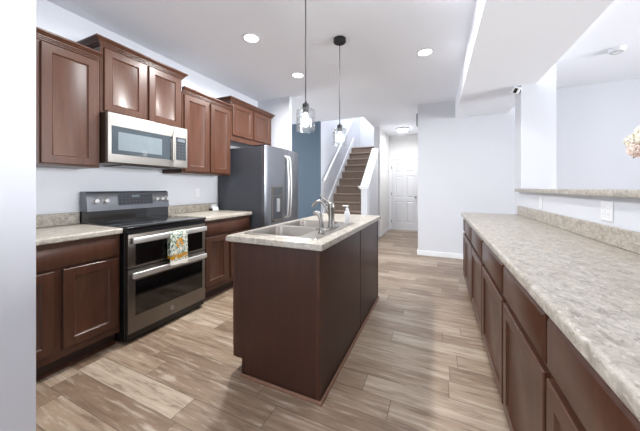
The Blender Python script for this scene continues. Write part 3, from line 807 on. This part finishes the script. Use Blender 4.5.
# door chime / return grille at hall corner
t = thing('door_chime', 'grey chime box high on the hallway wall at the corner', 'chime', (-.345, 5.22, 2.45))
MB().box(-.362, -.331, 5.16, 5.30, 2.38, 2.60, .005, 2).build('housing', M['grey_plastic'], t)
MB().box(-.366, -.361, 5.175, 5.285, 2.41, 2.57, .002).build('cover', M['white_plastic'], t)
# smoke detector
t = thing('smoke_detector', 'white round smoke detector on the living room ceiling', 'smoke detector', (1.78, 3.93, CEIL))
MB().lathe([(0, -.001), (.068, -.001), (.068, -.02), (.055, -.036), (0, -.040)], t.location, 32).build('housing', M['white_plastic'], t)
MB().lathe([(.045, -.0385), (.045, -.0415), (.050, -.0385)], t.location, 32).build('vent_ring', M['grey_plastic'], t)

# ------------------------------------------------------------------ flowers on the bar ledge
VX, VY, VZ = 1.06, 2.035, 1.2185
FZ = -.012
vs = thing('vase', 'slim white vase holding flowers on the bar ledge at right edge', 'vase', (VX, VY, VZ))
MB().lathe([(0, 0), (.030, 0), (.034, .01), (.034, .10), (.020, .14), (.018, .17), (.021, .18), (.017, .18), (.014, .14), (.028, .10), (.028, .012), (0, .010)], (VX, VY, VZ), 24).build('vessel', M['ceramic'], vs)
bq = thing('flower_bouquet', 'cream and blush hydrangea bouquet at the right edge of view', 'flowers', (VX, VY, VZ + .18))
m = MB()
for i in range(7):
    a = i * .9; m.tube([(VX + .006 * math.cos(a), VY + .006 * math.sin(a), VZ + .03), (VX + .006 * math.cos(a), VY + .006 * math.sin(a), VZ + .19), (VX + .04 * math.cos(a), VY + .04 * math.sin(a), VZ + .26)], .0025, 6)
m.build('stems', M['stem'], bq)
def petal(t, c, nrm, r, rot):
    """one cupped four-petal floret"""
    z = Vector(nrm).normalized(); u = z.orthogonal().normalized(); u = Matrix.Rotation(rot, 3, z) @ u; w = z.cross(u)
    for k in range(4):
        a = k * math.pi / 2
        d = u * math.cos(a) + w * math.sin(a); e = z.cross(d)
        P = [c, c + d * r * .55 + e * r * .42 + z * r * .15, c + d * r * 1.05 + z * r * .28, c + d * r * .55 - e * r * .42 + z * r * .15]
        q = [t.verts.new(p) for p in P] + [t.verts.new(p - z * .0018) for p in P]
        t.faces.new(q[:4]); t.faces.new(q[4:][::-1])
        for i in range(4): t.faces.new((q[i], q[i + 4], q[(i + 1) % 4 + 4], q[(i + 1) % 4]))
heads = [(-.030, .055, .285, .048, 'petal'), (-.03, -.03, .30, .05, 'petal'), (.04, .05, .30, .05, 'petal'), (-.040, .03, .235, .040, 'petal_pink'), (.05, -.04, .26, .05, 'petal_pink'), (.0, .07, .245, .044, 'petal'), (-.01, .02, .33, .045, 'petal')]
for hx, hy, hz, hr, mt in heads:
    t = bmesh.new(); cc = Vector((VX + hx, VY + hy, VZ + hz + FZ))
    N = 70
    for i in range(N):
        zz = 1 - 2 * (i + .5) / N; rr = math.sqrt(1 - zz * zz); a = i * 2.39996
        nv = Vector((rr * math.cos(a), rr * math.sin(a), zz)); petal(t, cc + nv * hr * random.uniform(.82, 1.0), nv, hr * .30, random.random() * 3)
    m = MB(); m._add(t); m.build('blossom', M[mt], bq, 60)
for i, (a, zz) in enumerate(((1.75, .20), (-.6, .215), (.5, .21), (5.2, .22), (1.3, .205))):
    t = bmesh.new(); d = Vector((math.cos(a), math.sin(a), 0)); e = Vector((-d.y, d.x, 0)); c0 = Vector((VX, VY, VZ + zz + FZ)) + d * (.03 if i < 5 else .05)
    pr = [(0, .004, 0), (.02, .016, .006), (.045, .02, .006), (.065, .012, 0), (.08, .001, -.008)]
    top = [[t.verts.new(c0 + d * l + e * s * wd + Vector((0, 0, h + abs(s) * .004))) for s in (-1, 0, 1)] for l, wd, h in pr]
    for A, B in zip(top, top[1:]):
        for k in range(2): t.faces.new((A[k], A[k + 1], B[k + 1], B[k]))
    bmesh.ops.solidify(t, geom=list(t.faces), thickness=.0015)
    m = MB(); m._add(t); m.build('leaf', M['leaf'], bq, 60)
